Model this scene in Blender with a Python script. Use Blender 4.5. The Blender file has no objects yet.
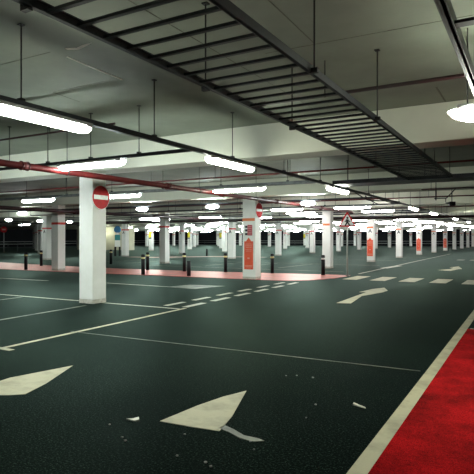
import bpy, bmesh, math, random
from mathutils import Vector, Matrix
random.seed(7)
sc = bpy.context.scene
COL = sc.collection
PI = math.pi
CEIL = 3.95      # slab height
BEAM = 3.30      # underside of the beams
TRK = 3.10       # height of the cable trunking

# ------------------------------------------------------------------ materials
def node(nt, kind, **kw):
    n = nt.nodes.new(kind)
    for k, v in kw.items():
        if k in n.inputs: n.inputs[k].default_value = v
        else: setattr(n, k, v)
    return n

def new_mat(name):
    m = bpy.data.materials.new(name); m.use_nodes = True
    nt = m.node_tree; b = nt.nodes['Principled BSDF']
    return m, nt, b

def ramp(nt, src, stops):
    r = nt.nodes.new('ShaderNodeValToRGB')
    els = r.color_ramp.elements
    while len(els) < len(stops): els.new(0.5)
    for e, (p, c) in zip(els, stops):
        e.position = p
        e.color = (c, c, c, 1) if isinstance(c, (int, float)) else (*c, 1)
    nt.links.new(src, r.inputs[0])
    return r

def tex(nt, scale, detail=4, rough=0.6, sx=1, sy=1, sz=1):
    tc = nt.nodes.new('ShaderNodeTexCoord'); mp = nt.nodes.new('ShaderNodeMapping')
    mp.inputs['Scale'].default_value = (sx, sy, sz)
    nt.links.new(tc.outputs['Object'], mp.inputs[0])
    n = node(nt, 'ShaderNodeTexNoise', Scale=scale, Detail=detail, Roughness=rough)
    nt.links.new(mp.outputs[0], n.inputs['Vector'])
    return n

def mat(name, c1, c2=None, scale=6, rough=0.6, metal=0.0, bump=0.0, bscale=60, spec=0.5, lo=0.35, hi=0.65, coat=0):
    m, nt, b = new_mat(name)
    c2 = c2 or tuple(x * 0.8 for x in c1)
    n = tex(nt, scale)
    r = ramp(nt, n.outputs['Fac'], [(lo, c2), (hi, c1)])
    nt.links.new(r.outputs[0], b.inputs['Base Color'])
    b.inputs['Roughness'].default_value = rough
    b.inputs['Metallic'].default_value = metal
    b.inputs['Specular IOR Level'].default_value = spec
    b.inputs['Coat Weight'].default_value = coat
    if bump:
        n2 = tex(nt, bscale, 3)
        bp = node(nt, 'ShaderNodeBump', Strength=bump, Distance=0.01)
        nt.links.new(n2.outputs['Fac'], bp.inputs['Height'])
        nt.links.new(bp.outputs[0], b.inputs['Normal'])
    return m

def emit(name, c, s):
    m, nt, b = new_mat(name)
    b.inputs['Base Color'].default_value = (0.8, 0.8, 0.8, 1)
    b.inputs['Emission Color'].default_value = (*c, 1)
    b.inputs['Emission Strength'].default_value = s
    b.inputs['Roughness'].default_value = 0.4
    return m

def coarse_gloss(nt, b, color, rough, normal, tint, ior, amount):
    # rough ground: diffuse body with a weak tinted sheen
    d = nt.nodes.new('ShaderNodeBsdfDiffuse'); g = nt.nodes.new('ShaderNodeBsdfGlossy')
    g.inputs['Color'].default_value = (*tint, 1)
    fr = node(nt, 'ShaderNodeFresnel', IOR=ior); ml = nt.nodes.new('ShaderNodeMath'); ml.operation = 'MULTIPLY'; ml.inputs[1].default_value = amount
    mx = nt.nodes.new('ShaderNodeMixShader')
    nt.links.new(color, d.inputs['Color'])
    if isinstance(rough, float): g.inputs['Roughness'].default_value = rough
    else: nt.links.new(rough, g.inputs['Roughness'])
    nt.links.new(normal, d.inputs['Normal']); nt.links.new(normal, g.inputs['Normal'])
    nt.links.new(fr.outputs[0], ml.inputs[0]); nt.links.new(ml.outputs[0], mx.inputs[0])
    nt.links.new(d.outputs[0], mx.inputs[1]); nt.links.new(g.outputs[0], mx.inputs[2])
    out = [n for n in nt.nodes if n.type == 'OUTPUT_MATERIAL'][0]
    nt.links.new(mx.outputs[0], out.inputs['Surface']); nt.nodes.remove(b)

def asphalt():
    m, nt, b = new_mat('asphalt')
    fine = tex(nt, 55, 3, 0.85)
    r1 = ramp(nt, fine.outputs['Fac'], [(0.40, (0.0008, 0.0013, 0.0018)), (0.56, (0.0030, 0.0052, 0.0052)), (0.68, (0.050, 0.068, 0.060))])
    big = tex(nt, 0.35, 4, 0.55)
    r2 = ramp(nt, big.outputs['Fac'], [(0.3, (0.55, 0.60, 0.68)), (0.7, (1.3, 1.6, 1.25))])
    mx = nt.nodes.new('ShaderNodeMix'); mx.data_type = 'RGBA'; mx.blend_type = 'MULTIPLY'
    mx.inputs['Factor'].default_value = 1
    nt.links.new(r1.outputs[0], mx.inputs[6]); nt.links.new(r2.outputs[0], mx.inputs[7])
    wear = tex(nt, 0.9, 5, 0.6, 1, 0.35, 1)
    rr = ramp(nt, wear.outputs['Fac'], [(0.35, 0.40), (0.65, 0.58)])
    bp = node(nt, 'ShaderNodeBump', Strength=0.35, Distance=0.006)
    nt.links.new(fine.outputs['Fac'], bp.inputs['Height'])
    coarse_gloss(nt, b, mx.outputs[2], rr.outputs[0], bp.outputs[0], (0.70, 0.93, 0.81), 1.08, 0.175)
    return m

def red_coat(name, ca, cb, cc, rough):
    m, nt, b = new_mat(name)
    fine = tex(nt, 120, 3, 0.8)
    big = tex(nt, 1.3, 5, 0.65)
    r1 = ramp(nt, fine.outputs['Fac'], [(0.36, cc), (0.52, ca), (0.75, cb)])
    r2 = ramp(nt, big.outputs['Fac'], [(0.34, 0.30), (0.60, 1.0)])
    mx = nt.nodes.new('ShaderNodeMix'); mx.data_type = 'RGBA'; mx.blend_type = 'MULTIPLY'
    mx.inputs['Factor'].default_value = 1
    nt.links.new(r1.outputs[0], mx.inputs[6]); nt.links.new(r2.outputs[0], mx.inputs[7])
    bp = node(nt, 'ShaderNodeBump', Strength=0.4, Distance=0.006)
    nt.links.new(fine.outputs['Fac'], bp.inputs['Height'])
    coarse_gloss(nt, b, mx.outputs[2], rough, bp.outputs[0], (1.0, 0.78, 0.72), 1.33, 0.05 if rough > 0.5 else 0.62)
    return m

M = {}
M['asphalt'] = asphalt()
M['walk'] = red_coat('red_walkway_coating', (0.42, 0.004, 0.007), (0.60, 0.02, 0.02), (0.06, 0.002, 0.004), 0.75)
M['strip'] = red_coat('red_crossing_coating', (0.42, 0.055, 0.045), (0.55, 0.16, 0.12), (0.28, 0.03, 0.028), 0.38)  # pale red with pinker grain mixed into the colour
M['strip_pale'] = mat('pale_pink_coating', (0.42, 0.26, 0.20), (0.30, 0.17, 0.13), 3, 0.6)
M['paint'] = mat('worn_cream_road_paint', (0.40, 0.38, 0.235), (0.25, 0.24, 0.15), 3.5, 0.6, bump=0.3, bscale=80, lo=0.3, hi=0.55)
M['paint_thin'] = mat('worn_thin_road_paint', (0.17, 0.19, 0.14), (0.03, 0.042, 0.035), 2.2, 0.6, lo=0.35, hi=0.6)
M['paint_white'] = mat('white_road_paint', (0.36, 0.365, 0.27), (0.20, 0.215, 0.16), 9, 0.55, lo=0.3, hi=0.55)
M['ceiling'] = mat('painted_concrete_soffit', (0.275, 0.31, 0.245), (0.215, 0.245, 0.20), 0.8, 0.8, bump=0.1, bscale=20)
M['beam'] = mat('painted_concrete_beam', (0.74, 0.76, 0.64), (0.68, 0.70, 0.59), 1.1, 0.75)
M['pillar'] = mat('white_painted_concrete', (0.86, 0.87, 0.82), (0.80, 0.81, 0.75), 2.2, 0.6, bump=0.1, bscale=25)
M['pillar_low'] = mat('scuffed_pillar_foot', (0.66, 0.64, 0.56), (0.40, 0.37, 0.31), 9, 0.7)
M['steel'] = mat('dark_painted_steel', (0.022, 0.027, 0.034), (0.014, 0.017, 0.022), 8, 0.45, 0.3)
M['galv'] = mat('galvanised_steel', (0.16, 0.17, 0.17), (0.09, 0.10, 0.10), 10, 0.45, 0.6)
M['rod'] = mat('dark_hanger_steel', (0.03, 0.032, 0.033), None, 8, 0.6, 0.3)
M['pipe'] = mat('red_painted_pipe', (0.10, 0.009, 0.008), (0.06, 0.006, 0.006), 5, 0.5, spec=0.3)
M['pipe_dark'] = mat('dark_red_painted_pipe', (0.035, 0.008, 0.009), (0.02, 0.005, 0.006), 5, 0.4)
M['black'] = mat('black_plastic', (0.006, 0.006, 0.007), None, 8, 0.5, spec=0.2)
M['band'] = mat('reflective_pale_yellow_band', (0.75, 0.66, 0.30), None, 8, 0.35)
M['band_white'] = mat('reflective_white_band', (0.8, 0.8, 0.76), None, 8, 0.35)
M['orange'] = mat('orange_paint_band', (0.78, 0.22, 0.06), (0.68, 0.17, 0.04), 8, 0.5)
M['redband'] = mat('red_paint_band', (0.70, 0.05, 0.03), (0.55, 0.04, 0.03), 8, 0.5)
M['poster'] = mat('orange_red_poster', (0.82, 0.10, 0.025), (0.72, 0.075, 0.02), 4, 0.4)
M['posterink'] = mat('pale_poster_print', (0.85, 0.45, 0.34), None, 8, 0.5)
M['yellow'] = mat('yellow_poster', (0.85, 0.72, 0.03), None, 8, 0.5)
M['signred'] = mat('sign_red', (0.60, 0.008, 0.014), None, 8, 0.5, spec=0.25)
M['signwhite'] = mat('sign_white', (0.92, 0.92, 0.88), None, 8, 0.3)
M['ink'] = mat('black_ink', (0.012, 0.014, 0.016), None, 8, 0.5)
M['pink'] = mat('dark_pink_board', (0.50, 0.06, 0.09), None, 8, 0.5)
M['pole'] = mat('grey_sign_pole', (0.42, 0.45, 0.42), None, 8, 0.45, 0.2)
M['housing'] = mat('light_grey_lamp_housing', (0.55, 0.57, 0.55), None, 8, 0.5)
M['night'] = mat('painted_darkness', (0.006, 0.008, 0.012), None, 2, 0.9)  # near-black colour stands in for the night darkness beyond the deck
M['rail'] = mat('dull_grey_railing', (0.10, 0.12, 0.12), None, 8, 0.5, 0.3)
M['blue'] = mat('blue_sign_panel', (0.02, 0.16, 0.34), None, 8, 0.4)
M['teal'] = mat('teal_sign_panel', (0.03, 0.28, 0.28), None, 8, 0.4)
M['core'] = mat('pale_yellow_render', (0.62, 0.61, 0.45), (0.54, 0.54, 0.40), 1, 0.8)
M['leaf'] = mat('pale_scrap', (0.72, 0.72, 0.62), None, 20, 0.7)
M['pebble'] = mat('grey_stone', (0.36, 0.36, 0.33), (0.2, 0.2, 0.2), 30, 0.7)
M['groove'] = mat('dark_joint', (0.16, 0.165, 0.13), None, 8, 0.9)
M['scrape'] = mat('bare_white_scrape', (0.92, 0.92, 0.80), None, 8, 0.8)
LAMP = 34.0
M['lamp'] = emit('cool_white_diffuser', (0.90, 1.0, 0.97), LAMP*1.9)
M['lamp_warm'] = emit('warm_white_diffuser', (0.97, 1.0, 0.85), LAMP)
M['lamp_pink'] = emit('pinkish_white_diffuser', (1.0, 0.96, 0.96), LAMP*0.75)

# ------------------------------------------------------------------ mesh helpers
def box(bm, x0, y0, z0, x1, y1, z1):
    vs = [bm.verts.new(p) for p in ((x0,y0,z0),(x1,y0,z0),(x1,y1,z0),(x0,y1,z0),(x0,y0,z1),(x1,y0,z1),(x1,y1,z1),(x0,y1,z1))]
    for f in ((0,3,2,1),(4,5,6,7),(0,1,5,4),(1,2,6,5),(2,3,7,6),(3,0,4,7)):
        bm.faces.new([vs[i] for i in f])

def tube(bm, a, b, r, n=12, r2=None, caps=True):
    a, b = Vector(a), Vector(b); d = (b - a).normalized()
    up = Vector((0,0,1)) if abs(d.z) < 0.9 else Vector((1,0,0))
    u = d.cross(up).normalized(); v = d.cross(u)
    r2 = r if r2 is None else r2
    ra = [bm.verts.new(a + r*(math.cos(2*PI*i/n)*u + math.sin(2*PI*i/n)*v)) for i in range(n)]
    rb = [bm.verts.new(b + r2*(math.cos(2*PI*i/n)*u + math.sin(2*PI*i/n)*v)) for i in range(n)]
    for i in range(n):
        f = bm.faces.new((ra[i], ra[(i+1)%n], rb[(i+1)%n], rb[i])); f.smooth = True
    if caps:
        bm.faces.new(ra[::-1]); bm.faces.new(rb)

def prism(bm, pts, z0, z1):
    area = sum(pts[i][0]*pts[(i+1)%len(pts)][1] - pts[(i+1)%len(pts)][0]*pts[i][1] for i in range(len(pts)))
    if area < 0: pts = pts[::-1]
    a = [bm.verts.new((x,y,z0)) for x,y in pts]; b = [bm.verts.new((x,y,z1)) for x,y in pts]
    n = len(pts)
    bm.faces.new(a[::-1]); bm.faces.new(b)
    for i in range(n): bm.faces.new((a[i], a[(i+1)%n], b[(i+1)%n], b[i]))

def link(name, bm, m, parent=None, loc=None, rot=None, bevel=0):
    bmesh.ops.recalc_face_normals(bm, faces=bm.faces[:])
    me = bpy.data.meshes.new(name); bm.to_mesh(me); bm.free()
    me.materials.append(M[m] if isinstance(m, str) else m)
    o = bpy.data.objects.new(name, me); COL.objects.link(o)
    if parent: o.parent = parent
    if loc: o.location = loc
    if rot: o.rotation_euler = rot
    if bevel:
        md = o.modifiers.new('bevel', 'BEVEL'); md.width = bevel; md.segments = 2; md.limit_method = 'ANGLE'
    return o

def B(): return bmesh.new()
def tag(o, label, cat, group=None, kind=None):
    o['label'] = label; o['category'] = cat
    if group: o['group'] = group
    if kind: o['kind'] = kind
    return o
def struct(o, label=None):
    o['kind'] = 'structure'
    if label: o['label'] = label
    return o
def empty(name, loc=(0,0,0), rz=0):
    o = bpy.data.objects.new(name, None); COL.objects.link(o)
    o.location = loc; o.rotation_euler = (0,0,rz); o.empty_display_size = 0.1
    return o
def copy_tree(o, parent=None):
    c = o.copy(); COL.objects.link(c); c.parent = parent
    for ch in [x for x in KIDS.get(o.name, [])]: copy_tree_child(ch, c)
    return c
def copy_tree_child(o, parent):
    c = o.copy(); COL.objects.link(c); c.parent = parent
    for ch in KIDS.get(o.name, []): copy_tree_child(ch, c)
KIDS = {}
def note_kids(root):
    for o in bpy.data.objects:
        if o.parent is not None and (o.parent == root or o.parent.parent == root):
            KIDS.setdefault(o.parent.name, [])
            if o not in KIDS[o.parent.name]: KIDS[o.parent.name].append(o)

ORD = ['first','second','third','fourth','fifth','sixth','seventh','eighth','ninth','tenth','eleventh','twelfth','thirteenth',
       'fourteenth','fifteenth','sixteenth','seventeenth','eighteenth','nineteenth','twentieth']

# ------------------------------------------------------------------ shell
XL, XR, YF, YB = -84.0, 9.0, 112.0, -7.0
bm = B(); box(bm, XL, YB, -0.2, XR, YF, 0); struct(link('floor', bm, 'asphalt'), 'dark green-black asphalt parking deck')
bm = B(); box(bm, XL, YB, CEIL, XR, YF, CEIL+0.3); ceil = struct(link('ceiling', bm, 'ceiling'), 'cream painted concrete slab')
PY = [9.5 + 8.75*n for n in range(-1, 12)]
for n, y in enumerate(PY):
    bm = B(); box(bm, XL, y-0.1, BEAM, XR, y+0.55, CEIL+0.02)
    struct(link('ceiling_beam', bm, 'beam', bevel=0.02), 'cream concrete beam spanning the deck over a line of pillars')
bm = B(); box(bm, XL, YF, -0.2, XR, YF+0.3, CEIL+0.3); struct(link('wall_back', bm, 'night'), 'near-black far wall standing in for night')
bm = B(); box(bm, XL-0.3, YB, -0.2, XL, YF, CEIL+0.3); struct(link('wall_left', bm, 'night'), 'near-black side wall standing in for night')
bm = B(); box(bm, XR, YB, -0.2, XR+0.3, YF, CEIL+0.3); struct(link('wall_right', bm, 'ceiling'), 'pale side wall')
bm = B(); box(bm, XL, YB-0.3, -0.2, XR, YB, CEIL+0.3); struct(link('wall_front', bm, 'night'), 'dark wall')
# stair core with a dark doorway, far back
bm = B()
box(bm, -57.0, 53.6, 0, -55.6, 54.7, CEIL); box(bm, -53.6, 53.6, 0, -47.3, 54.7, CEIL); box(bm, -55.6, 53.6, 2.4, -53.6, 54.7, CEIL)
struct(link('wall_core', bm, 'core'), 'pale yellow stair core wall')
bm = B(); box(bm, -55.6, 54.0, 0, -53.6, 54.1, 2.41); struct(link('door_1', bm, 'night'), 'dark double doorway in the stair core')
bm = B(); box(bm, -54.85, 53.85, 0, -54.35, 53.98, 2.4); struct(link('door_2', bm, 'signwhite'), 'pale door leaf between dark openings')

# joints and scrapes in the soffit (children of the ceiling)
def strip(bm, pts, w, z0, z1):
    for (x0,y0),(x1,y1) in zip(pts, pts[1:]):
        d = Vector((x1-x0, y1-y0, 0)).normalized(); p = Vector((-d.y, d.x, 0))*w/2
        prism(bm, [(x0+p.x,y0+p.y),(x0-p.x,y0-p.y),(x1-p.x,y1-p.y),(x1+p.x,y1+p.y)], z0, z1)
bm = B()
for pts, w in (([(-1.29,8.38),(-1.29,9.36)], 0.025), ([(-3.2,9.36),(2.5,9.36)], 0.012),
               ([(-6.58,5.68),(-5.36,5.66)], 0.008), ([(-6.58,5.68),(-6.66,6.32)], 0.006), ([(-6.16,4.44),(-5.19,4.44)], 0.008),
               ([(-2.9,5.8),(3.0,5.95)], 0.008), ([(-2.2,3.2),(-2.25,5.78)], 0.008), ([(-3.4,1.0),(-3.4,9.3)], 0.008),
               ([(-0.3,1.0),(-0.3,9.3)], 0.008)):
    strip(bm, pts, w, CEIL-0.004, CEIL+0.002)
o = link('joint', bm, 'groove', ceil)
bm = B()
prism(bm, [(-5.13,4.66),(-5.15,5.0),(-5.17,5.73),(-5.20,5.73),(-5.185,5.1),(-5.15,4.66)], CEIL-0.006, CEIL)
o = link('scrape', bm, 'scrape', ceil)
bm = B(); prism(bm, [(-4.93,4.44),(-4.80,4.50),(-4.68,4.47),(-4.52,4.47),(-4.70,4.52),(-4.82,4.55),(-4.94,4.48)], CEIL-0.006, CEIL)
o = link('scrape', bm, 'scrape', ceil)

# ------------------------------------------------------------------ road surface markings
def mark(name, pts, label, cat, m='paint', h=0.004, group=None):
    bm = B(); prism(bm, pts, -0.002, h)
    o = link(name, bm, m); tag(o, label, cat, group, 'thing'); return o
def rect(x0, y0, x1, y1): return [(x0,y0),(x1,y0),(x1,y1),(x0,y1)]
def line(name, a, b, w, label, m='paint', group=None, h=0.004):
    (x0,y0),(x1,y1) = a, b
    d = Vector((x1-x0, y1-y0, 0)).normalized(); p = Vector((-d.y, d.x, 0))*w/2
    return mark(name, [(x0+p.x,y0+p.y),(x0-p.x,y0-p.y),(x1-p.x,y1-p.y),(x1+p.x,y1+p.y)], label, 'road marking', m, h, group)

bm = B(); prism(bm, [(-0.98,-3),(2.6,-3),(2.6,10.28),(-1.05,10.28)], -0.002, 0.003)
tag(link('red_walkway', bm, 'walk'), 'bright red coated footway beside the cream edge line', 'walkway', None, 'thing')
line('painted_edge_line', (-1.035,-3), (-1.13,14.2), 0.13, 'long cream edge line along the red footway', h=0.005)
line('painted_end_line', (-1.0,10.31), (2.6,10.31), 0.05, 'thin pale line closing the end of the red footway', 'paint_white')
# raised red island crossing the deck
isl = [(-9.0,18.25),(-8.2,18.4),(-7.6,18.9),(-7.25,19.6),(-7.05,20.5),(-6.95,21.6),(-7.0,22.35),(-7.6,22.35),(-9.3,22.1),(-12.2,21.7),(-15.4,21.3),(-19.1,21.1),(-25.7,21.6),(-33,23.0),(-50,23.5),(-50,17.6),(-33,17.6),(-20,17.75),(-13,18.1)]
bm = B(); prism(bm, isl, -0.002, 0.012)
tag(link('red_crossing_path', bm, 'strip'), 'pale red path running across the deck under the black bollards', 'walkway', None, 'thing')
br = [(-30.5,34.2),(-27.5,34.2),(-24.5,38.6),(-20,39.5),(-20,40.3),(-25.5,39.6),(-28.5,35.6),(-30.5,35.2)]
bm = B(); prism(bm, br, -0.002, 0.008)
tag(link('pink_path', bm, 'strip_pale'), 'narrow pale pink path curving away far behind the bollard row', 'walkway', None, 'thing')

line('painted_bay_line', (-6.86,3.6), (-7.10,10.0), 0.085, 'long cream line joining the broken double line beyond the no entry pillar')
line('painted_bay_line', (-9.15,4.2), (-9.5,9.2), 0.075, 'faint pale bay line ending at the foot of the no entry pillar', 'paint_thin')
line('painted_bay_line', (-7.16,9.84), (-22,9.70), 0.075, 'cross line passing behind the no entry pillar', 'paint_white')
line('painted_bay_line', (-12.05,5.0), (-12.4,9.64), 0.08, 'short bay line meeting the cross line beside the no entry pillar', 'paint_thin')
line('painted_bay_line', (-10.4,14.1), (-14.0,14.2), 0.09, 'thin shaft line leading into the worn green-white arrowhead', 'paint_white')
line('painted_bay_line', (-16.3,13.83), (-21.0,13.6), 0.13, 'pale isolated dash before the red path', 'paint_white')
line('painted_bay_line', (-6.66,5.0), (-9.4,5.0), 0.09, 'short stub line branching off the long cream line')
mark('painted_arrowhead', [(-10.72,14.05),(-10.5,15.1),(-9.2,15.3),(-9.52,13.95)], 'worn greenish arrowhead patch between no entry pillar and red path', 'road marking', 'paint_thin')
line('painted_seam_line', (-7.1,6.52), (-1.22,6.72), 0.022, 'hairline pale seam crossing the lane to the edge line', 'paint_thin')
line('painted_lane_line', (-7.0,23.6), (-7.5,58.0), 0.10, 'long lane line running away past the warning sign', 'paint_white')
mark('painted_dash', [(-7.3,28.6),(-6.9,28.6),(-6.75,31.6),(-7.1,31.6)], 'bright wider patch on the receding lane line', 'road marking', 'paint_white', 0.007)  # wider piece of the same paint laid over the line
for k, y in enumerate((24.5, 31.2, 38.6, 46.5)):
    line('painted_bay_line', (-8.0,y), (-21,y+0.2), 0.09, f'faint cross line between bays, {ORD[k]} beyond the red path', 'paint_thin')
for k, x in enumerate((-12.2, -14.6, -17.0, -23.2, -25.6)):
    line('painted_bay_line', (x,26.0), (x,31.0), 0.09, f'faint bay divider beyond the red path, {ORD[k]} counting away from the lane', 'paint_thin')
# double broken line
fy = [(10.15,10.95),(11.4,12.2),(12.7,13.5),(14.0,14.8),(15.4,16.2),(16.8,17.6)]
for k, (a, b) in enumerate(fy):
    xa, xb = -7.78 - 0.035*(a-10), -7.78 - 0.035*(b-10)
    line('painted_dash', (xa,a), (xb,b), 0.15, f'cream dash in the outer row of the double broken line, {ORD[k]} from the solid line', 'paint_white')
ny = [(10.15,11.05),(11.5,12.4),(12.85,13.7),(14.2,15.05),(15.6,16.4),(17.0,17.8)]
for k, (a, b) in enumerate(ny):
    xa, xb = -7.22 - 0.05*(a-10), -7.22 - 0.05*(b-10)
    line('painted_dash', (xa,a), (xb,b), 0.17, f'cream dash in the lane-side row of the double broken line, {ORD[k]} from the solid line', 'paint_white')
for k in range(8):
    x = -6.65 + 1.1*k
    mark('painted_crossing_stripe', rect(x, 20.15, x+0.58, 22.2), f'broad cream crossing stripe, {ORD[k]} out from the warning sign', 'road marking', 'paint')
# arrows
mark('painted_arrow', [(-4.34,12.70),(-4.00,12.80),(-4.24,14.6),(-3.98,15.85),(-3.97,16.5),(-4.30,17.4),(-4.52,16.75),(-4.62,15.6),(-4.42,15.7),(-4.40,14.9)], 'bent cream arrow alone in the middle of the lane', 'road marking', 'paint')
mark('painted_arrow', [(-4.28,28.3),(-3.62,27.9),(-3.45,29.7),(-3.30,30.0),(-3.78,32.6),(-4.1,31.2),(-3.85,31.0),(-3.85,29.6)], 'small distant bent arrow beyond the broad crossing stripes', 'road marking', 'paint')
mark('painted_arrowhead', [(-5.27,3.3),(-4.78,3.55),(-4.66,3.66),(-4.80,4.05),(-5.17,4.78),(-5.36,4.0)], 'cream arrowhead on bare asphalt nearest the long bay line', 'road marking', 'paint')
mark('painted_arrowhead', [(-2.92,3.72),(-2.62,3.74),(-2.33,3.78),(-2.42,4.15),(-2.69,4.92),(-2.80,4.62),(-2.87,4.25)], 'large cream arrowhead with worn curved edge beside a scraped tail', 'road marking', 'paint')
mark('painted_tail', [(-2.38,3.84),(-2.25,3.80),(-2.10,3.73),(-1.97,3.72),(-1.90,3.78),(-1.96,3.80),(-2.10,3.80),(-2.25,3.88),(-2.36,3.92)], 'scraped thin greenish tail of the large cream arrowhead', 'road marking', 'paint_thin')
for k, (x, y) in enumerate(((-5.0,41.5),(-4.1,41.4),(-3.4,41.4))):
    mark('painted_dash', rect(x, y, x+0.5, y+1.4), f'tiny faint dash far down the lane, {ORD[k]} along', 'road marking', 'paint_thin')

# scraps and stones on the floor
def scrap(pts, label):
    bm = B(); prism(bm, pts, 0.0, 0.006)
    for v in bm.verts: v.co.z += 0.012*abs(math.sin(9*v.co.x+7*v.co.y)) if v.co.z > 0.003 else 0
    tag(link('paper_scrap', bm, 'leaf'), label, 'litter', None, 'thing')
scrap([(-3.21,3.60),(-3.17,3.605),(-3.11,3.60),(-3.09,3.64),(-3.11,3.66),(-3.14,3.69),(-3.17,3.65)], 'torn white scrap lying between the two large arrowheads')
scrap([(-1.56,5.09),(-1.55,5.03),(-1.48,5.0),(-1.41,4.985),(-1.43,5.01),(-1.49,5.05)], 'curled white scrap near the red footway edge line')
pebs = [(-3.25,3.43),(-2.95,3.26),(-2.88,3.22),(-2.54,3.57),(-2.34,3.19),(-2.09,3.20),(-1.89,3.58),(-1.99,3.71),(-2.02,3.16),(-2.57,5.69),(-2.46,5.76),(-2.26,5.77),(-1.81,4.45),(-1.87,4.85)]
for k, (x, y) in enumerate(pebs):
    bm = B(); bmesh.ops.create_icosphere(bm, subdivisions=1, radius=0.010 + 0.004*((k*7)%3)/2)
    for v in bm.verts: v.co.x *= 1 + 0.3*math.sin(k*3.1); v.co.z *= 0.6
    tag(link('loose_stone', bm, 'pebble', loc=(x, y, 0.006)), 'tiny pale stone on the asphalt around the arrowheads', 'stone', 'tiny loose stones')

# ------------------------------------------------------------------ pillars
def letter_mesh(txt, size):
    cu = bpy.data.curves.new('t', 'FONT'); cu.body = txt; cu.size = size; cu.extrude = 0.003
    cu.align_x = 'CENTER'; cu.offset = 0.008
    to = bpy.data.objects.new('t', cu); COL.objects.link(to)
    dg = bpy.context.evaluated_depsgraph_get(); dg.update()
    me = bpy.data.meshes.new_from_object(to.evaluated_get(dg))
    bpy.data.objects.remove(to)
    me.materials.clear(); me.materials.append(M['ink'])
    return me
LET_A = letter_mesh('A', 0.34)
PW = 0.47
def pillar(k, n):
    y0 = 9.5 + 8.75*n; x1 = -9.57 - 11.2*k
    w = 0.58 if (k == 0 and n == 1) else PW
    root = empty('concrete_pillar', (x1 - w/2, y0 + PW/2, 0))
    bm = B(); box(bm, -w/2, -PW/2, 0.10, w/2, PW/2, BEAM+0.01)
    link('shaft', bm, 'pillar', root, bevel=0.015)
    bm = B(); box(bm, -w/2-0.002, -PW/2-0.002, -0.001, w/2+0.002, PW/2+0.002, 0.10)
    link('foot', bm, 'pillar_low', root, bevel=0.008)
    row = ['front row', 'second row', 'third row', 'fourth row', 'fifth row', 'sixth row'][k]
    if k == 0 and n == 0:
        lab = 'large white square pillar carrying the round no entry sign'
    elif k == 0 and n == 1:
        lab = 'square pillar with orange band and tall orange poster'
    else:
        a = 'plain white' if n == 0 else 'banded white'
        lab = f'{a} square pillar, {row} from the lane, {ORD[n]} beyond the no entry pillar line' if n else f'{a} square pillar, {row} from the lane, level with the no entry pillar'
    tag(root, lab, 'pillar', None, 'thing'); root['group'] = 'white square pillars'
    if (k, n) != (0, 0) and n >= 1:
        bm = B(); z = 2.33
        wrap = k >= 1
        box(bm, -w/2-0.004, -PW/2-0.004, z, w/2 + (0.004 if wrap else -0.03), (PW/2+0.004) if wrap else -PW/2, z+0.11)
        link('paint_band', bm, 'orange' if k == 0 else 'redband', root)
        if (k == 0 and n >= 3) or (k == 1 and n >= 3) or (k >= 2 and n >= 2):
            o = bpy.data.objects.new('bay_letter', LET_A); COL.objects.link(o); o.parent = root
            o.location = (0, -PW/2-0.004, 2.03); o.rotation_euler = (PI/2, 0, 0)
    return root, x1, y0, w

PILL = {}
for k in range(6):
    for n in range(0, 12):
        if k >= 1 and n == 0: continue
        if k == 2 and n == 1: continue
        if k == 3 and n < 3: continue
        if k == 4 and (n < 3 or n == 5): continue
        if k == 5 and n < 4: continue
        PILL[(k, n)] = pillar(k, n)

# posters with pointed top
def poster(k, n, label):
    root, x1, y0, w = PILL[(k, n)]
    xc = x1 - w/2 - 0.01; yy = y0 - 0.006
    r = empty('orange_poster', (xc, yy, 0.40))
    bm = B()
    pts = [(-0.20,0),(0.20,0),(0.20,1.12),(0.12,1.12),(0.0,1.27),(-0.12,1.12),(-0.20,1.12)]
    a = [bm.verts.new((x, 0, z)) for x, z in pts]; b = [bm.verts.new((x, -0.008, z)) for x, z in pts]
    bm.faces.new(a); bm.faces.new(b[::-1])
    for i in range(len(pts)): bm.faces.new((a[i], a[(i+1)%len(pts)], b[(i+1)%len(pts)], b[i]))
    link('poster_sheet', bm, 'poster', r)
    bm = B()
    rnd = random.Random(3)
    for z, ww, h in ((1.00,0.14,0.018),(0.93,0.15,0.018),(0.87,0.13,0.018),(0.78,0.15,0.012),(0.72,0.12,0.012),(0.42,0.05,0.05),(0.14,0.17,0.022),(0.09,0.16,0.022),(0.04,0.10,0.01)):
        x = -ww
        while x < ww:
            l = rnd.uniform(0.015, 0.05); box(bm, x, -0.011, z, min(x+l, ww), -0.008, z+h); x += l + 0.010
    link('print', bm, 'posterink', r)
    tag(r, label, 'poster', 'orange posters on pillars')
poster(0, 1, 'large orange-red poster with pointed top on the orange banded pillar')
poster(0, 3, 'orange poster below a bay letter on the second pillar beyond the warning sign')
poster(0, 5, 'small distant orange poster, third of the four down the lane')
poster(0, 7, 'smallest red poster, last of the four down the lane')
# dark pink notice board above the first poster
root, x1, y0, w = PILL[(0,1)]
r = empty('notice_board', (x1-w/2, y0-0.005, 1.75))
bm = B(); box(bm, -0.06, -0.012, 0, 0.15, 0, 0.42); link('board', bm, 'pink', r)
bm = B()
for z in (0.0, 0.15, 0.29):
    box(bm, -0.17, -0.014, z+0.01, -0.07, 0, z+0.10)
link('number_mark', bm, 'ink', r)
bm = B()
for z in (0.05, 0.12, 0.20, 0.27, 0.34): box(bm, -0.03, -0.015, z, 0.13, -0.012, z+0.018)
link('print', bm, 'posterink', r)
tag(r, 'dark pink and black notice above the large orange poster', 'notice')
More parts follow.
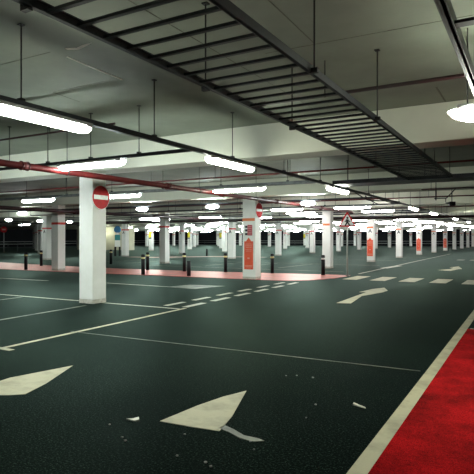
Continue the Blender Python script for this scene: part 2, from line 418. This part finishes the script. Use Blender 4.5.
# yellow posters on the distant row
for (k, n), lab in {(3,5):'yellow poster on a distant pillar seen behind the short black bollard side', (3,6):'yellow poster on distant pillar, second along the far row',
                    (3,7):'yellow poster on distant pillar beside the letter A pillar', (3,8):'yellow poster on distant pillar just past the orange banded pillar',
                    (3,11):'yellow poster on the most distant pillar down the far row'}.items():
    root, x1, y0, w = PILL[(k, n)]
    r = empty('yellow_poster', (x1-w/2, y0-0.008, 1.55))
    bm = B(); box(bm, -0.22, -0.01, 0.18, 0.22, 0, 0.95); link('sheet', bm, 'yellow', r)
    bm = B(); box(bm, -0.20, -0.01, 0, 0.20, 0, 0.15); link('caption_strip', bm, 'ink', r)
    tag(r, lab, 'poster', 'yellow posters on the far pillars')

# ------------------------------------------------------------------ signs
def no_entry(x, y, z, label):
    r = empty('no_entry_sign', (x, y, z), 0)
    bm = B(); tube(bm, (0.03,0,0), (0.05,0,0), 0.31, 48); link('disc', bm, 'signred', r)
    bm = B(); box(bm, 0.05, -0.245, -0.055, 0.053, 0.245, 0.055); link('white_bar', bm, 'signwhite', r)
    bm = B()
    n = 48
    o_, i_ = [], []
    for i in range(n):
        a = 2*PI*i/n
        o_.append((bm.verts.new((0.0505, 0.312*math.cos(a), 0.312*math.sin(a))), bm.verts.new((0.028, 0.312*math.cos(a), 0.312*math.sin(a)))))
        i_.append(bm.verts.new((0.0505, 0.296*math.cos(a), 0.296*math.sin(a))))
    for i in range(n):
        j = (i+1) % n
        bm.faces.new((o_[i][0], o_[j][0], i_[j], i_[i])); bm.faces.new((o_[i][0], o_[j][0], o_[j][1], o_[i][1]))
    link('rim', bm, 'signwhite', r)
    bm = B(); box(bm, 0.0, -0.19, -0.10, 0.03, 0.19, -0.06); box(bm, 0.0, -0.19, 0.06, 0.03, 0.19, 0.10)
    link('bracket', bm, 'steel', r)
    tag(r, label, 'sign', 'no entry signs')
no_entry(-9.567, 9.735, 2.68, 'big round red no entry sign on the large white pillar')
no_entry(-9.567, 18.485, 2.76, 'edge-on red no entry sign on the orange banded pillar')

# pedestrian warning triangle on pole
r = empty('pedestrian_warning_sign', (-7.0, 21.9, 0), math.radians(18))
def tri(bm, s, y0, y1, zc):
    R_ = s/math.sqrt(3)
    pts = []
    for c in range(3):
        a = PI/2 + c*2*PI/3
        cx, cz = (R_-0.07*s)*math.cos(a), zc + (R_-0.07*s)*math.sin(a)
        for q in (-50, -25, 0, 25, 50):
            pts.append((cx + 0.07*s*math.cos(a+math.radians(q)), cz + 0.07*s*math.sin(a+math.radians(q))))
    a = [bm.verts.new((x, y0, z)) for x, z in pts]; b = [bm.verts.new((x, y1, z)) for x, z in pts]
    bm.faces.new(a); bm.faces.new(b[::-1])
    for i in range(len(pts)): bm.faces.new((a[i], a[(i+1)%len(pts)], b[(i+1)%len(pts)], b[i]))
ZC = 2.36
bm = B(); tube(bm, (0,0,0), (0,0,2.6), 0.032, 16); link('pole', bm, 'pole', r)
bm = B(); tube(bm, (0,0,0), (0,0,0.03), 0.08, 16); link('base_collar', bm, 'steel', r)
bm = B(); tri(bm, 0.70, -0.035, -0.05, ZC); tr_ = link('triangle_border', bm, 'signred', r)
bm = B(); tri(bm, 0.52, -0.05, -0.053, ZC-0.0); link('triangle_face', bm, 'signwhite', r)
bm = B()
def bar2(bm, x0, z0, x1, z1, w, y=-0.056):
    d = Vector((x1-x0, 0, z1-z0)).normalized(); p = Vector((-d.z, 0, d.x))*w/2
    q = [(x0+p.x, z0+p.z), (x0-p.x, z0-p.z), (x1-p.x, z1-p.z), (x1+p.x, z1+p.z)]
    a = [bm.verts.new((x, y, z)) for x, z in q]; b = [bm.verts.new((x, y+0.003, z)) for x, z in q]
    bm.faces.new(a); bm.faces.new(b[::-1])
    for i in range(4): bm.faces.new((a[i], a[(i+1)%4], b[(i+1)%4], b[i]))
bar2(bm, 0.0, ZC+0.09, 0.0, ZC-0.02, 0.085)
bar2(bm, 0.0, ZC-0.0, 0.085, ZC-0.13, 0.045); bar2(bm, 0.0, ZC-0.0, -0.07, ZC-0.13, 0.045)
bar2(bm, 0.0, ZC+0.07, 0.09, ZC-0.0, 0.032); bar2(bm, 0.0, ZC+0.07, -0.08, ZC+0.01, 0.032)
tube(bm, (0.005,-0.0565,ZC+0.135), (0.005,-0.053,ZC+0.135), 0.038, 12)
for v in bm.verts: v.co.x *= 1.3; v.co.z = ZC - 0.015 + (v.co.z - ZC)*1.28
link('walking_figure', bm, 'ink', r)
tag(r, 'red bordered triangular pedestrian warning sign on slim grey pole', 'sign')

# distant round sign, railings, totem
r = empty('round_road_sign', (-54.2, 39.6, 0), math.radians(50))
bm = B(); tube(bm, (0,0,0), (0,0,2.6), 0.05, 12); link('pole', bm, 'pole', r)
bm = B(); tube(bm, (0,-0.05,2.65), (0,-0.07,2.65), 0.36, 24); link('disc', bm, 'signred', r)
bm = B(); box(bm, -0.2, -0.075, 2.58, 0.2, -0.07, 2.72); link('white_bar', bm, 'posterink', r)
tag(r, 'distant round red sign on pale pole by the grey railings', 'sign')
def railing():
    r = empty('hoop_railing')
    for x in (-0.9, 0.9):
        bm = B(); tube(bm, (x,0,0), (x,0,1.05), 0.03, 8); link('post', bm, 'rail', r)
    for z in (1.05, 0.55):
        bm = B(); tube(bm, (-0.93,0,z), (0.93,0,z), 0.028, 8); link('rail_bar', bm, 'rail', r)
    return r
rl = railing(); note_kids(rl)
rs = [(-53.0,38.2,'beside the round sign post'),(-50.6,39.8,'second from the round sign'),(-48.4,41.4,'third from the round sign'),(-55.2,36.6,'on the outer side of the round sign'),(-52.6,45.4,'standing behind the first railings')]
for i, (x, y, s) in enumerate(rs):
    o = rl if i == 0 else copy_tree(rl)
    o.location = (x, y, 0); o.rotation_euler = (0, 0, math.radians(36))
    tag(o, 'low grey hoop railing ' + s, 'railing', 'grey hoop railings')
r = empty('totem_sign', (-33.15, 36.0, 0), math.radians(40))
for x in (-0.2, 0.2):
    bm = B(); box(bm, x-0.09, -0.06, 0, x+0.09, 0.06, 0.85); link('leg', bm, 'black', r)
bm = B(); box(bm, -0.24, -0.08, 0.85, 0.24, 0.08, 1.45); link('body', bm, 'pillar', r)
bm = B(); box(bm, -0.24, -0.09, 1.45, 0.24, 0.09, 1.95); link('teal_panel', bm, 'teal', r)
bm = B(); box(bm, -0.1, -0.05, 1.95, 0.1, 0.05, 2.15); link('neck', bm, 'pillar', r)
bm = B(); tube(bm, (0,-0.05,2.42), (0,0.05,2.42), 0.32, 24); link('blue_disc', bm, 'blue', r)
tag(r, 'slim totem with blue disc top and teal panel beside a banded pillar', 'sign')

# perimeter guard rail along the far edges
def guard(a, b, label):
    r = empty('guard_rail', (a[0], a[1], 0)); L = Vector((b[0]-a[0], b[1]-a[1], 0)); n = int(L.length/6)
    for z in (0.55, 1.0):
        bm = B(); tube(bm, (0,0,z), (L.x,L.y,z), 0.05, 8); link('rail_bar', bm, 'pole', r)
    for i in range(n+1):
        p = L*i/n
        bm = B(); tube(bm, (p.x,p.y,0), (p.x,p.y,1.02), 0.045, 8); link('post', bm, 'rail', r)
    tag(r, label, 'railing')
guard((-83.0,108.0), (8.0,108.0), 'long low guard rail in front of the dark end wall')
guard((-81.0,20.0), (-81.0,107.0), 'long low guard rail along the dark side wall')

# ------------------------------------------------------------------ bollards
def bollard(h, r0, band, label_=None):
    r = empty('bollard')
    bm = B(); tube(bm, (0,0,0), (0,0,h-0.05), r0, 20); link('post', bm, 'black', r)
    bm = B(); tube(bm, (0,0,h-0.05), (0,0,h-0.015), r0, 20, r0*0.93); tube(bm, (0,0,h-0.015), (0,0,h), r0*0.93, 20, r0*0.5); link('cap', bm, 'black', r)
    if band:
        bm = B(); tube(bm, (0,0,h-0.20), (0,0,h-0.13), r0+0.003, 20); link('reflective_band', bm, band, r)
    return r
protos = {'y': bollard(0.92, 0.085, 'band'), 'w': bollard(0.90, 0.085, 'band_white'), 's': bollard(0.66, 0.085, None)}
used = set()
for v in protos.values(): note_kids(v)
bl = [('y',-22.8,17.95,'black bollard with yellow band farthest along the red path'),
      ('y',-25.2,20.9,'black bollard on the red path behind the farthest one'),
      ('y',-15.2,18.15,'black bollard with yellow band on the red path next past the no entry pillar'),
      ('s',-12.95,18.5,'short plain black bollard on the near edge of the red path'),
      ('y',-14.9,20.9,'tall black bollard beside the short plain one'),
      ('y',-12.9,21.5,'black bollard with yellow band beside the poster pillar, path side'),
      ('y',-10.55,21.8,'black bollard with yellow band just beyond the orange poster pillar'),
      ('w',-8.1,21.9,'black bollard with white band beside the warning sign'),
      ('y',-20.6,20.7,'black bollard half hidden by the banded pillar on the red path'),
      ('y',-23.2,24.6,'black bollard standing just off the far side of the red path'),
      ('y',-17.2,20.9,'black bollard partly behind the yellow banded one on the path'),
      ('s',-26.0,40.0,'thin black bollard far beyond the red path')]
for t, x, y, lab in bl:
    p = protos[t]
    o = p if t not in used else copy_tree(p)
    used.add(t); o.location = (x, y, 0.0)
    tag(o, lab, 'bollard', 'black bollards')

# ------------------------------------------------------------------ lights
def lens_profile(L, W, H, taper, ends=0.12):
    """wraparound diffuser, long axis along local X, hanging below z=0, rounded nose ends"""
    bm = B(); rings = []
    ts = [0, 0.02, 0.06, 0.12, 0.25] 
    xs = []
    for t in (0.0, 0.15, 0.4, 0.7, 1.0): xs.append((-L/2 + taper*t, math.sqrt(max(0.0, 1-(1-t)**2))))
    xs += [(-x, s) for x, s in reversed(xs)]
    N = 10
    for x, s in xs:
        s = max(s, 0.12)
        ring = []
        for i in range(N+1):
            a = PI*i/N
            ring.append(bm.verts.new((x, -W/2*s*math.cos(a), -H*s*math.sin(a)**0.7)))
        rings.append(ring)
    for a, b in zip(rings, rings[1:]):
        for i in range(N):
            f = bm.faces.new((a[i], a[i+1], b[i+1], b[i])); f.smooth = True
        bm.faces.new((a[N], a[0], b[0], b[N]))
    bm.faces.new(rings[0]); bm.faces.new(rings[-1][::-1])
    return bm
def batten(L=1.66, lampmat='lamp', W=0.18, H=0.085):
    r = empty('tube_light')
    bm = B(); box(bm, -L/2+0.03, -0.088, -0.012, L/2-0.03, 0.088, 0.045); link('housing', bm, 'housing', r, bevel=0.008)
    link('diffuser', lens_profile(L, W, H, 0.16), lampmat, r)
    return r
def bulkhead():
    r = empty('oval_light')
    bm = B(); tube(bm, (0,0,0.0), (0,0,0.05), 0.12, 16); link('housing', bm, 'housing', r)
    bm = B(); bmesh.ops.create_uvsphere(bm, u_segments=16, v_segments=8, radius=1)
    for v in bm.verts: v.co = Vector((v.co.x*0.30, v.co.y*0.20, -0.055 + v.co.z*0.085))
    for f in bm.faces: f.smooth = True
    link('diffuser', bm, 'lamp', r)
    return r
def big_light():
    r = empty('tube_light')
    bm = B(); box(bm, -0.60, -0.13, -0.012, 0.60, 0.13, 0.045); link('housing', bm, 'housing', r, bevel=0.02)
    link('diffuser', lens_profile(1.40, 0.32, 0.14, 0.34), 'lamp_warm', r)
    bm = B(); tube(bm, (-0.30,-0.03,-0.165), (-0.30,-0.03,-0.12), 0.05, 16, 0.07); link('sensor', bm, 'galv', r)
    return r
PR = {'b': big_light(), 'c': batten(), 'w': batten(lampmat='lamp_warm'), 'p': batten(lampmat='lamp_pink'), 'o': bulkhead()}
for v in PR.values(): note_kids(v)
usedp = set()
def lamp(kind, x, y, rz, label, group, z=TRK-0.045, hung=False):
    p = PR[kind]; o = p if kind not in usedp else copy_tree(p)
    usedp.add(kind); o.location = (x, y, z-0.001); o.rotation_euler = (0, 0, rz)
    tag(o, label, 'ceiling light', group)
    if hung:
        for q in (-0.5, 0.5):
            h = bpy.data.objects.new('hanger_rod', ROD); COL.objects.link(h); h.parent = o
            h.location = (q if kind != 'o' else q*0.1, 0, 0.04)
    return o
bm = B(); tube(bm, (0,0,0), (0,0,CEIL-3.054-0.04+0.01), 0.008, 6)
ROD = bpy.data.meshes.new('hanger_rod'); bm.to_mesh(ROD); bm.free(); ROD.materials.append(M['rod'])
G1, G2, G3 = 'tube lights along the lane trunking', 'tube lights hung across the bays', 'distant tube lights'
# along the lane (Y direction)
lane = [(3.88,'w','large glowing tube light under the lane trunking, first and largest of its line'),
        (8.2,'w','tube light under the lane trunking in front of the first beam, second of its line'),
        (14.15,'w','tube light under the lane trunking, third of its line'),
        (24.8,'w','tube light under the lane trunking, fourth of its line'),
        (30.4,'w','tube light under the lane trunking, fifth of its line'),
        (39.5,'p','tube light under the lane trunking, sixth of its line'),
        (48.0,'p','tube light under the lane trunking, seventh of its line'),
        (57.0,'p','tube light under the lane trunking, eighth of its line')]
for y, c, lab in lane: lamp(c, -4.79, y, PI/2, lab, G1, 3.0135)
cross = [(-7.1,7.0,'c','bright tube light in front of the no entry pillar, hung crosswise'),
         (-7.08,12.5,'w','crosswise tube light beyond the first beam, nearest the lane trunking'),
         (-11.4,12.5,'c','crosswise tube light showing beside the round no entry sign'),
         (-15.25,12.5,'c','crosswise tube light alone beyond the red main pipe'),
         (-0.13,6.2,'b','broad round-nosed tube light beside the ladder tray'),
         (-10.1,22.4,'p','crosswise tube light beyond the poster pillar, second from the lane'),
         (-6.95,22.4,'p','crosswise tube light above the warning sign'),
         (-6.75,26.0,'p','crosswise tube light past the warning sign, next beyond its light'),
         (-23.1,28.2,'c','crosswise tube light over the deep bays, third from the lane'),
         (-18.1,28.2,'c','crosswise tube light over the deep bays, second from the lane'),
         (-11.6,28.2,'p','crosswise tube light over the deep bays, first from the lane'),
         (-8.1,35.3,'p','crosswise tube light behind the letter A pillar'),
         (-8.1,39.0,'p','crosswise tube light over the fourth pillar of the front row'),
         (-7.6,43.2,'p','crosswise tube light over the fifth pillar of the front row'),
         (-7.6,47.7,'p','crosswise tube light over the gap after the fifth front pillar'),
         (-7.4,54.0,'p','crosswise tube light over the sixth pillar of the front row'),
         (-7.4,60.4,'p','crosswise tube light over the seventh pillar of the front row'),
         (-35.7,44.3,'c','lone crosswise tube light seen above the second yellow poster'),
         (-32.5,46.2,'c','crosswise tube light between third row pillars'),
         (-46.0,36.0,'c','crosswise tube light beyond the round distant sign')]
cross += [(-11.3,7.0,'c','crosswise tube light before the no entry pillar, farther from the lane'),
          (-15.6,7.0,'c','crosswise tube light before the no entry pillar, third from the lane')]
TR = {7.0: 3.0185, 12.5: 3.0035, 18.5: 3.02, 22.4: 3.016, 26.0: 3.016, 28.2: 3.011, 30.4: 3.011, 34.6: 3.011, 39.0: 3.011, 43.2: 3.011, 47.7: 3.011}
def on_tr(y): return [v for k_, v in TR.items() if abs(k_-y) < 0.02]
for x, y, c, lab in cross: lamp(c, x, y, 0, lab, G2, on_tr(y)[0] if on_tr(y) else TRK-0.045, not on_tr(y))
for i, (x, y) in enumerate(((-7.45,18.5),(-11.75,18.5),(-15.55,18.5),(-23.8,18.5))):
    lamp('o', x, y, 0, f'small oval bulkhead light under the second beam, {ORD[i]} from the lane', 'oval lights under the second beam', 3.021)
for i, (x, y) in enumerate(((-34.2,25.4),(-34.0,28.1),(-33.0,36.9),(-34.0,31.1))):
    lamp('o', x, y, 0, f'distant oval light beyond the third row pillars, {ORD[i]} along', 'distant oval lights', TRK-0.045, True)
# deep rows
for j, y in enumerate((26.0, 30.4, 34.6, 39.0, 43.2, 47.7)):
    xs = [-10.9, -15.0, -17.9, -27.3] if j % 2 == 0 else [-11.5, -15.6, -23.8]
    if j == 0: xs = [-10.9]
    for i, x in enumerate(xs):
        lamp('p' if x > -16 else 'c', x, y, 0, f'tube light over the middle bays, {ORD[j]} rank back, {ORD[i]} out from the lane', G3, on_tr(y)[0] if on_tr(y) else TRK-0.045, not on_tr(y))
for j, y in enumerate((52.5, 58.5, 65.0, 72.5, 80.5, 90.0, 100.0)):
    for i in range(13 if j > 1 else 9):
        x = -10.5 - 4.6*i - (j % 2)*1.6
        if -58 < x < -46 and 52 < y < 59: continue
        lamp('p' if x > -25 else 'c', x, y, 0, f'far tube light in the deepest bays, {ORD[j]} rank back, {ORD[i]} out from the lane', G3, on_tr(y)[0] if on_tr(y) else TRK-0.045, not on_tr(y))
for j, y in enumerate((66.0, 76.0, 88.0)):
    lamp('p', -6.6, y, 0, f'far tube light beside the lane line end, {ORD[j]} rank back', G3, TRK-0.045, True)
for i, (x, y) in enumerate(((-3.2,35.4),(-46.5,52.4),(-51.2,52.4))):
    lamp('w', x, y, 0, ('small warm tube light across the lane by the dark red main','warm tube light before the stair core','second warm tube light before the stair core')[i], G3, TRK-0.045, True)

# ------------------------------------------------------------------ trunking and hangers
def rods(parent, pts, z, top=CEIL, dx=0.0):
    for (x, y) in pts:
        bm = B(); tube(bm, (x,y,z), (x,y,top+0.01), 0.008, 6); box(bm, x-0.028, y-0.028, top-0.012, x+0.028, y+0.028, top+0.005)
        box(bm, x-0.03, y-0.03, z-0.006, x+0.03, y+0.03, z+0.028)
        link('hanger_rod', bm, 'rod', parent)
def trunking(a, b, label, first, step, m='steel', z=TRK, s=0.065):
    r = empty('cable_trunking', (0,0,0))
    bm = B()
    if a[0] == b[0]: box(bm, a[0]-s/2, a[1], z-s/2-0.01, a[0]+s/2, b[1], z+s/2-0.01)
    else: box(bm, a[0], a[1]-s/2, z-s/2-0.01, b[0], a[1]+s/2, z+s/2-0.01)
    link('channel', bm, m, r, bevel=0.004)
    pts = []
    if a[0] == b[0]:
        y = first
        while y < b[1]: pts.append((a[0], y)); y += step
    else:
        x = first
        while x > a[0]: pts.append((x, a[1])); x -= step
    rods(r, [p for p in pts if not any(abs(p[1]-(q+0.225)) < 0.45 for q in PY)], z+s/2-0.01)
    tag(r, label, 'cable trunking', 'hanging cable trunking')
    return r
trunking((-4.79,-2), (-4.79,60), 'long dark trunking running down the lane, carrying its line of lights', 1.45, 2.26)
trunking((-16,7.0), (-4.84,7.0), 'crosswise trunking carrying the bright light in front of the no entry pillar', -5.95, 1.15, 'steel', s=0.055)
trunking((-20,12.5), (-4.84,12.5), 'grey crosswise trunking beyond the first beam', -5.6, 2.05, 'galv', s=0.085)
trunking((-30,18.5), (-4.84,18.5), 'crosswise trunking under the second beam with oval lights', -6.4, 99, 'steel', s=0.06)
trunking((-28,22.4), (-4.84,22.4), 'crosswise trunking over the red path', -6.0, 2.2, 'steel', s=0.06)
trunking((-30,26.0), (-4.84,26.0), 'crosswise trunking before the third beam', -6.0, 2.2, 'galv', s=0.06)
trunking((-31,28.2), (-4.84,28.2), 'crosswise trunking behind the third beam', -6.0, 4.2, 'steel', s=0.07)
for j, y in enumerate((30.4, 34.6, 39.0, 43.2, 47.7)):
    trunking((-46,y), (-4.84,y), f'distant crosswise trunking, {ORD[j]} beyond the third beam pair', -8.0, 6.2, 'steel', s=0.07)

# short arm joining the first crosswise light run to the trunking, small conduits
def pipe(name, a, b, r, m, label, cat, joints=(), clips=(), axis='x'):
    root = empty(name, a)
    d = Vector(b) - Vector(a)
    bm = B(); tube(bm, (0,0,0), d, r, 16); link('pipe_run', bm, m, root)
    u = d.normalized()
    for t in joints:
        bm = B(); p = u*t; tube(bm, p-u*0.06, p+u*0.06, r*1.25, 16); tube(bm, p-u*0.075, p-u*0.06, r*1.4, 16); tube(bm, p+u*0.06, p+u*0.075, r*1.4, 16)
        link('coupling', bm, m, root)
    for t in clips:
        p = u*t
        bm = B(); tube(bm, p+Vector((0,0,r*0.9)), Vector((p.x, p.y, CEIL-a[2]+0.01)), 0.007, 6)
        tube(bm, p-u*0.012, p+u*0.012, r*1.12, 16)
        link('hanger', bm, 'rod', root)
    tag(root, label, cat, None, 'thing'); return root
pipe('sprinkler_main', (-8.05,-2,2.96), (-8.05,26.0,2.96), 0.062, 'pipe', 'thick red main pipe passing in front of the no entry pillar', 'pipe',
     joints=(8.3, 12.6, 15.2, 19.0, 23.5), clips=(9.3, 14.0, 17.4, 21.9, 25.4))
pipe('sprinkler_main', (-19.3,6,2.92), (-19.3,33.9,2.92), 0.085, 'pipe_dark', 'dark red main pipe deep in the bays running with the lane', 'pipe', joints=(6,12,18,24), clips=(4,10,16,22,26))
pipe('sprinkler_main', (-40,34.0,2.95), (6,34.0,2.95), 0.075, 'pipe_dark', 'dark red main pipe crossing over the lane far down', 'pipe', joints=(10,18,26,34), clips=(12,20,28,33,38,42))
pipe('sprinkler_branch', (-3.35,6.42,3.50), (3.5,6.42,3.50), 0.024, 'pipe_dark', 'thin dark red branch pipe above the ladder tray', 'pipe', joints=(0.06,), clips=(1.0, 3.4, 5.6))
pipe('sprinkler_branch', (-14,6.32,3.50), (-5.88,6.32,3.50), 0.018, 'pipe_dark', 'thin red branch pipe above the light by the no entry pillar', 'pipe', clips=(2.2,4.4,6.6))
pipe('sprinkler_branch', (-24,13.55,3.50), (4,13.55,3.50), 0.024, 'pipe', 'thin red branch pipe just beyond the first beam', 'pipe', joints=(12.6,), clips=(5,9,13,15.5,18,23,26))
pipe('sprinkler_branch', (-28,24.0,3.45), (3,24.0,3.45), 0.028, 'pipe', 'thin red branch pipe before the third beam', 'pipe', clips=(6,12,18,24,29))
pipe('sprinkler_branch', (-28,30.0,3.35), (3,30.0,3.35), 0.03, 'pipe', 'thin red branch pipe behind the third beam', 'pipe', clips=(6,12,18,24,29))
pipe('sprinkler_branch', (-3.2,17.85,3.24), (3.0,17.85,3.24), 0.024, 'pipe_dark', 'short dark red pipe along the second beam underside', 'pipe', clips=(0.3,2.5,5.0))

# conduit drop frame and camera by the second beam
r = empty('conduit_bracket', (-2.77, 17.97, 3.24))
bm = B(); tube(bm, (0,0,0.05), (0,0,-0.36), 0.02, 8); link('drop_tube', bm, 'steel', r)
bm = B(); tube(bm, (-0.05,0,-0.30), (0.32,0,-0.30), 0.016, 8); tube(bm, (0.32,0,-0.30), (0.62,0,0.02), 0.016, 8); link('bent_tube', bm, 'steel', r)
bm = B(); tube(bm, (0.30,0,-0.30), (0.30,0,-0.42), 0.012, 8); link('cable_tail', bm, 'steel', r)
bm = B(); tube(bm, (0,0,0.03), (0,0,0.70), 0.012, 8); link('hanger', bm, 'rod', r)
tag(r, 'angled conduit frame hanging beside the security camera', 'conduit')
r = empty('security_camera', (-2.50, 19.7, 2.86), math.radians(20))
bm = B(); box(bm, -0.10, -0.10, -0.07, 0.10, 0.12, 0.07); link('camera_body', bm, 'black', r, bevel=0.015)
bm = B(); tube(bm, (-0.02,-0.10,0), (-0.02,-0.14,0), 0.045, 16); link('lens_hood', bm, 'black', r)
bm = B(); tube(bm, (0,0.02,0.06), (0,0.02,CEIL-2.86+0.01), 0.014, 8); link('drop_rod', bm, 'rod', r)
bm = B(); tube(bm, (-0.09,0,0.02), (-0.22,0,0.03), 0.035, 12, 0.02); link('side_box', bm, 'galv', r)
tag(r, 'small black security camera hanging over the lane', 'camera')
# slack cable looping off the lane trunking
cu = bpy.data.curves.new('cable', 'CURVE'); cu.dimensions = '3D'; cu.bevel_depth = 0.018; cu.bevel_resolution = 2
for pts in ([(-4.82,15.9,3.06),(-4.84,16.7,2.98),(-4.92,17.6,2.93),(-4.84,18.8,2.99),(-4.86,20.0,3.06)], [(-4.88,17.2,3.05),(-4.95,18.4,2.90),(-4.97,19.8,2.90),(-4.84,21.2,3.05)], [(-4.80,18.2,3.08),(-4.76,19.6,2.97),(-4.80,22.0,3.06)]):
    sp = cu.splines.new('NURBS'); sp.points.add(len(pts)-1); sp.use_endpoint_u = True; sp.order_u = 3
    for p, q in zip(sp.points, pts): p.co = (*q, 1)
co = bpy.data.objects.new('slack_cable', cu); COL.objects.link(co)
dg = bpy.context.evaluated_depsgraph_get(); dg.update()
me = bpy.data.meshes.new_from_object(co.evaluated_get(dg)); bpy.data.objects.remove(co)
me.materials.clear(); me.materials.append(M['black'])
co = bpy.data.objects.new('slack_cable', me); COL.objects.link(co)
tag(co, 'slack black cable sagging from the lane trunking', 'cable')

# ------------------------------------------------------------------ ladder cable trays
def ladder(x0, x1, y0, y1, ys, label, hang, rail_w=0.03, rail_h=0.065, rung_w=0.034, z=TRK-0.0, rungh=0.022, m='steel', hang_x=None):
    r = empty('ladder_tray', (0,0,0))
    for x in (x0, x1):
        bm = B(); box(bm, x-rail_w/2, y0, z, x+rail_w/2, y1, z+rail_h)
        s = 1 if x == x0 else -1     # lips of the channel turn inward
        box(bm, min(x, x+s*0.024), y0, z, max(x, x+s*0.024), y1, z+0.006); box(bm, min(x, x+s*0.024), y0, z+rail_h-0.006, max(x, x+s*0.024), y1, z+rail_h)
        link('side_rail', bm, m, r)
    for i, y in enumerate(ys):
        bm = B(); box(bm, x0+rail_w/2, y-rung_w/2, z+0.012, x1-rail_w/2, y+rung_w/2, z+0.012+rungh); link('rung', bm, m, r)
    for (hx, y) in hang:
        bm = B(); tube(bm, (hx,y,z+0.02), (hx,y,CEIL+0.01), 0.008, 6)
        box(bm, hx-0.035, y-0.02, z-0.012, hx+0.035, y+0.02, z+0.03); box(bm, hx-0.03, y-0.03, CEIL-0.012, hx+0.03, y+0.03, CEIL+0.005)
        link('hanger_rod', bm, 'rod', r)
    tag(r, label, 'cable tray', 'overhead cable trays')
    return r
hang = []
for y in (2.2, 4.27, 6.37, 10.6, 12.7): hang += [(-2.79, y), (-1.66, y)]
ladder(-2.75, -1.70, 0.4, 13.4, [0.57+0.252*i for i in range(51)], 'wide dark ladder tray with close rungs running down the ceiling', hang)
ladder(-0.50, 0.60, 0.2, 13.4, [1.86, 3.86, 7.5, 9.5, 11.5], 'dark tray frame with few rungs beside the wide ladder tray', [(-0.46,2.9),(0.56,2.9),(-0.46,7.2),(0.56,7.2),(-0.46,11.0)], rail_w=0.06, rail_h=0.10, rung_w=0.09)
r = empty('cross_tray', (0,0,0))
bm = B(); box(bm, -4.70, 13.42, TRK-0.01, 3.5, 13.46, TRK+0.09); link('side_rail', bm, 'steel', r)
bm = B(); box(bm, -4.70, 14.22, TRK-0.01, 3.5, 14.26, TRK+0.09); link('side_rail', bm, 'steel', r)
bm = B(); box(bm, -4.70, 13.46, TRK-0.01, 3.5, 14.22, TRK+0.005); link('tray_base', bm, 'steel', r)
for x in (-4.4, -2.4, -0.4, 1.6):
    bm = B(); tube(bm, (x,13.84,TRK), (x,13.84,CEIL+0.01), 0.008, 6); link('hanger_rod', bm, 'rod', r)
tag(r, 'solid dark tray crossing at the end of the ladder tray', 'cable tray', 'overhead cable trays')

# ------------------------------------------------------------------ world, camera, view
w = bpy.data.worlds.new('night'); sc.world = w; w.use_nodes = True
w.node_tree.nodes['Background'].inputs[0].default_value = (0.25, 0.35, 0.45, 1)
w.node_tree.nodes['Background'].inputs[1].default_value = 0.02
cam = bpy.data.cameras.new('camera'); co = bpy.data.objects.new('camera', cam); COL.objects.link(co)
cam.sensor_width = 36; cam.lens = 520/474*36; cam.clip_end = 400; cam.shift_y = 1.0/474
co.location = (0, 0, 1.65); co.rotation_euler = (PI/2, 0, math.radians(29.7))
sc.camera = co
sc.view_settings.view_transform = 'Standard'; sc.view_settings.look = 'None'
sc.view_settings.gamma = 1; sc.view_settings.use_curve_mapping = False
sc.view_settings.exposure = 1.0
sc.cycles.max_bounces = 8; sc.cycles.diffuse_bounces = 4
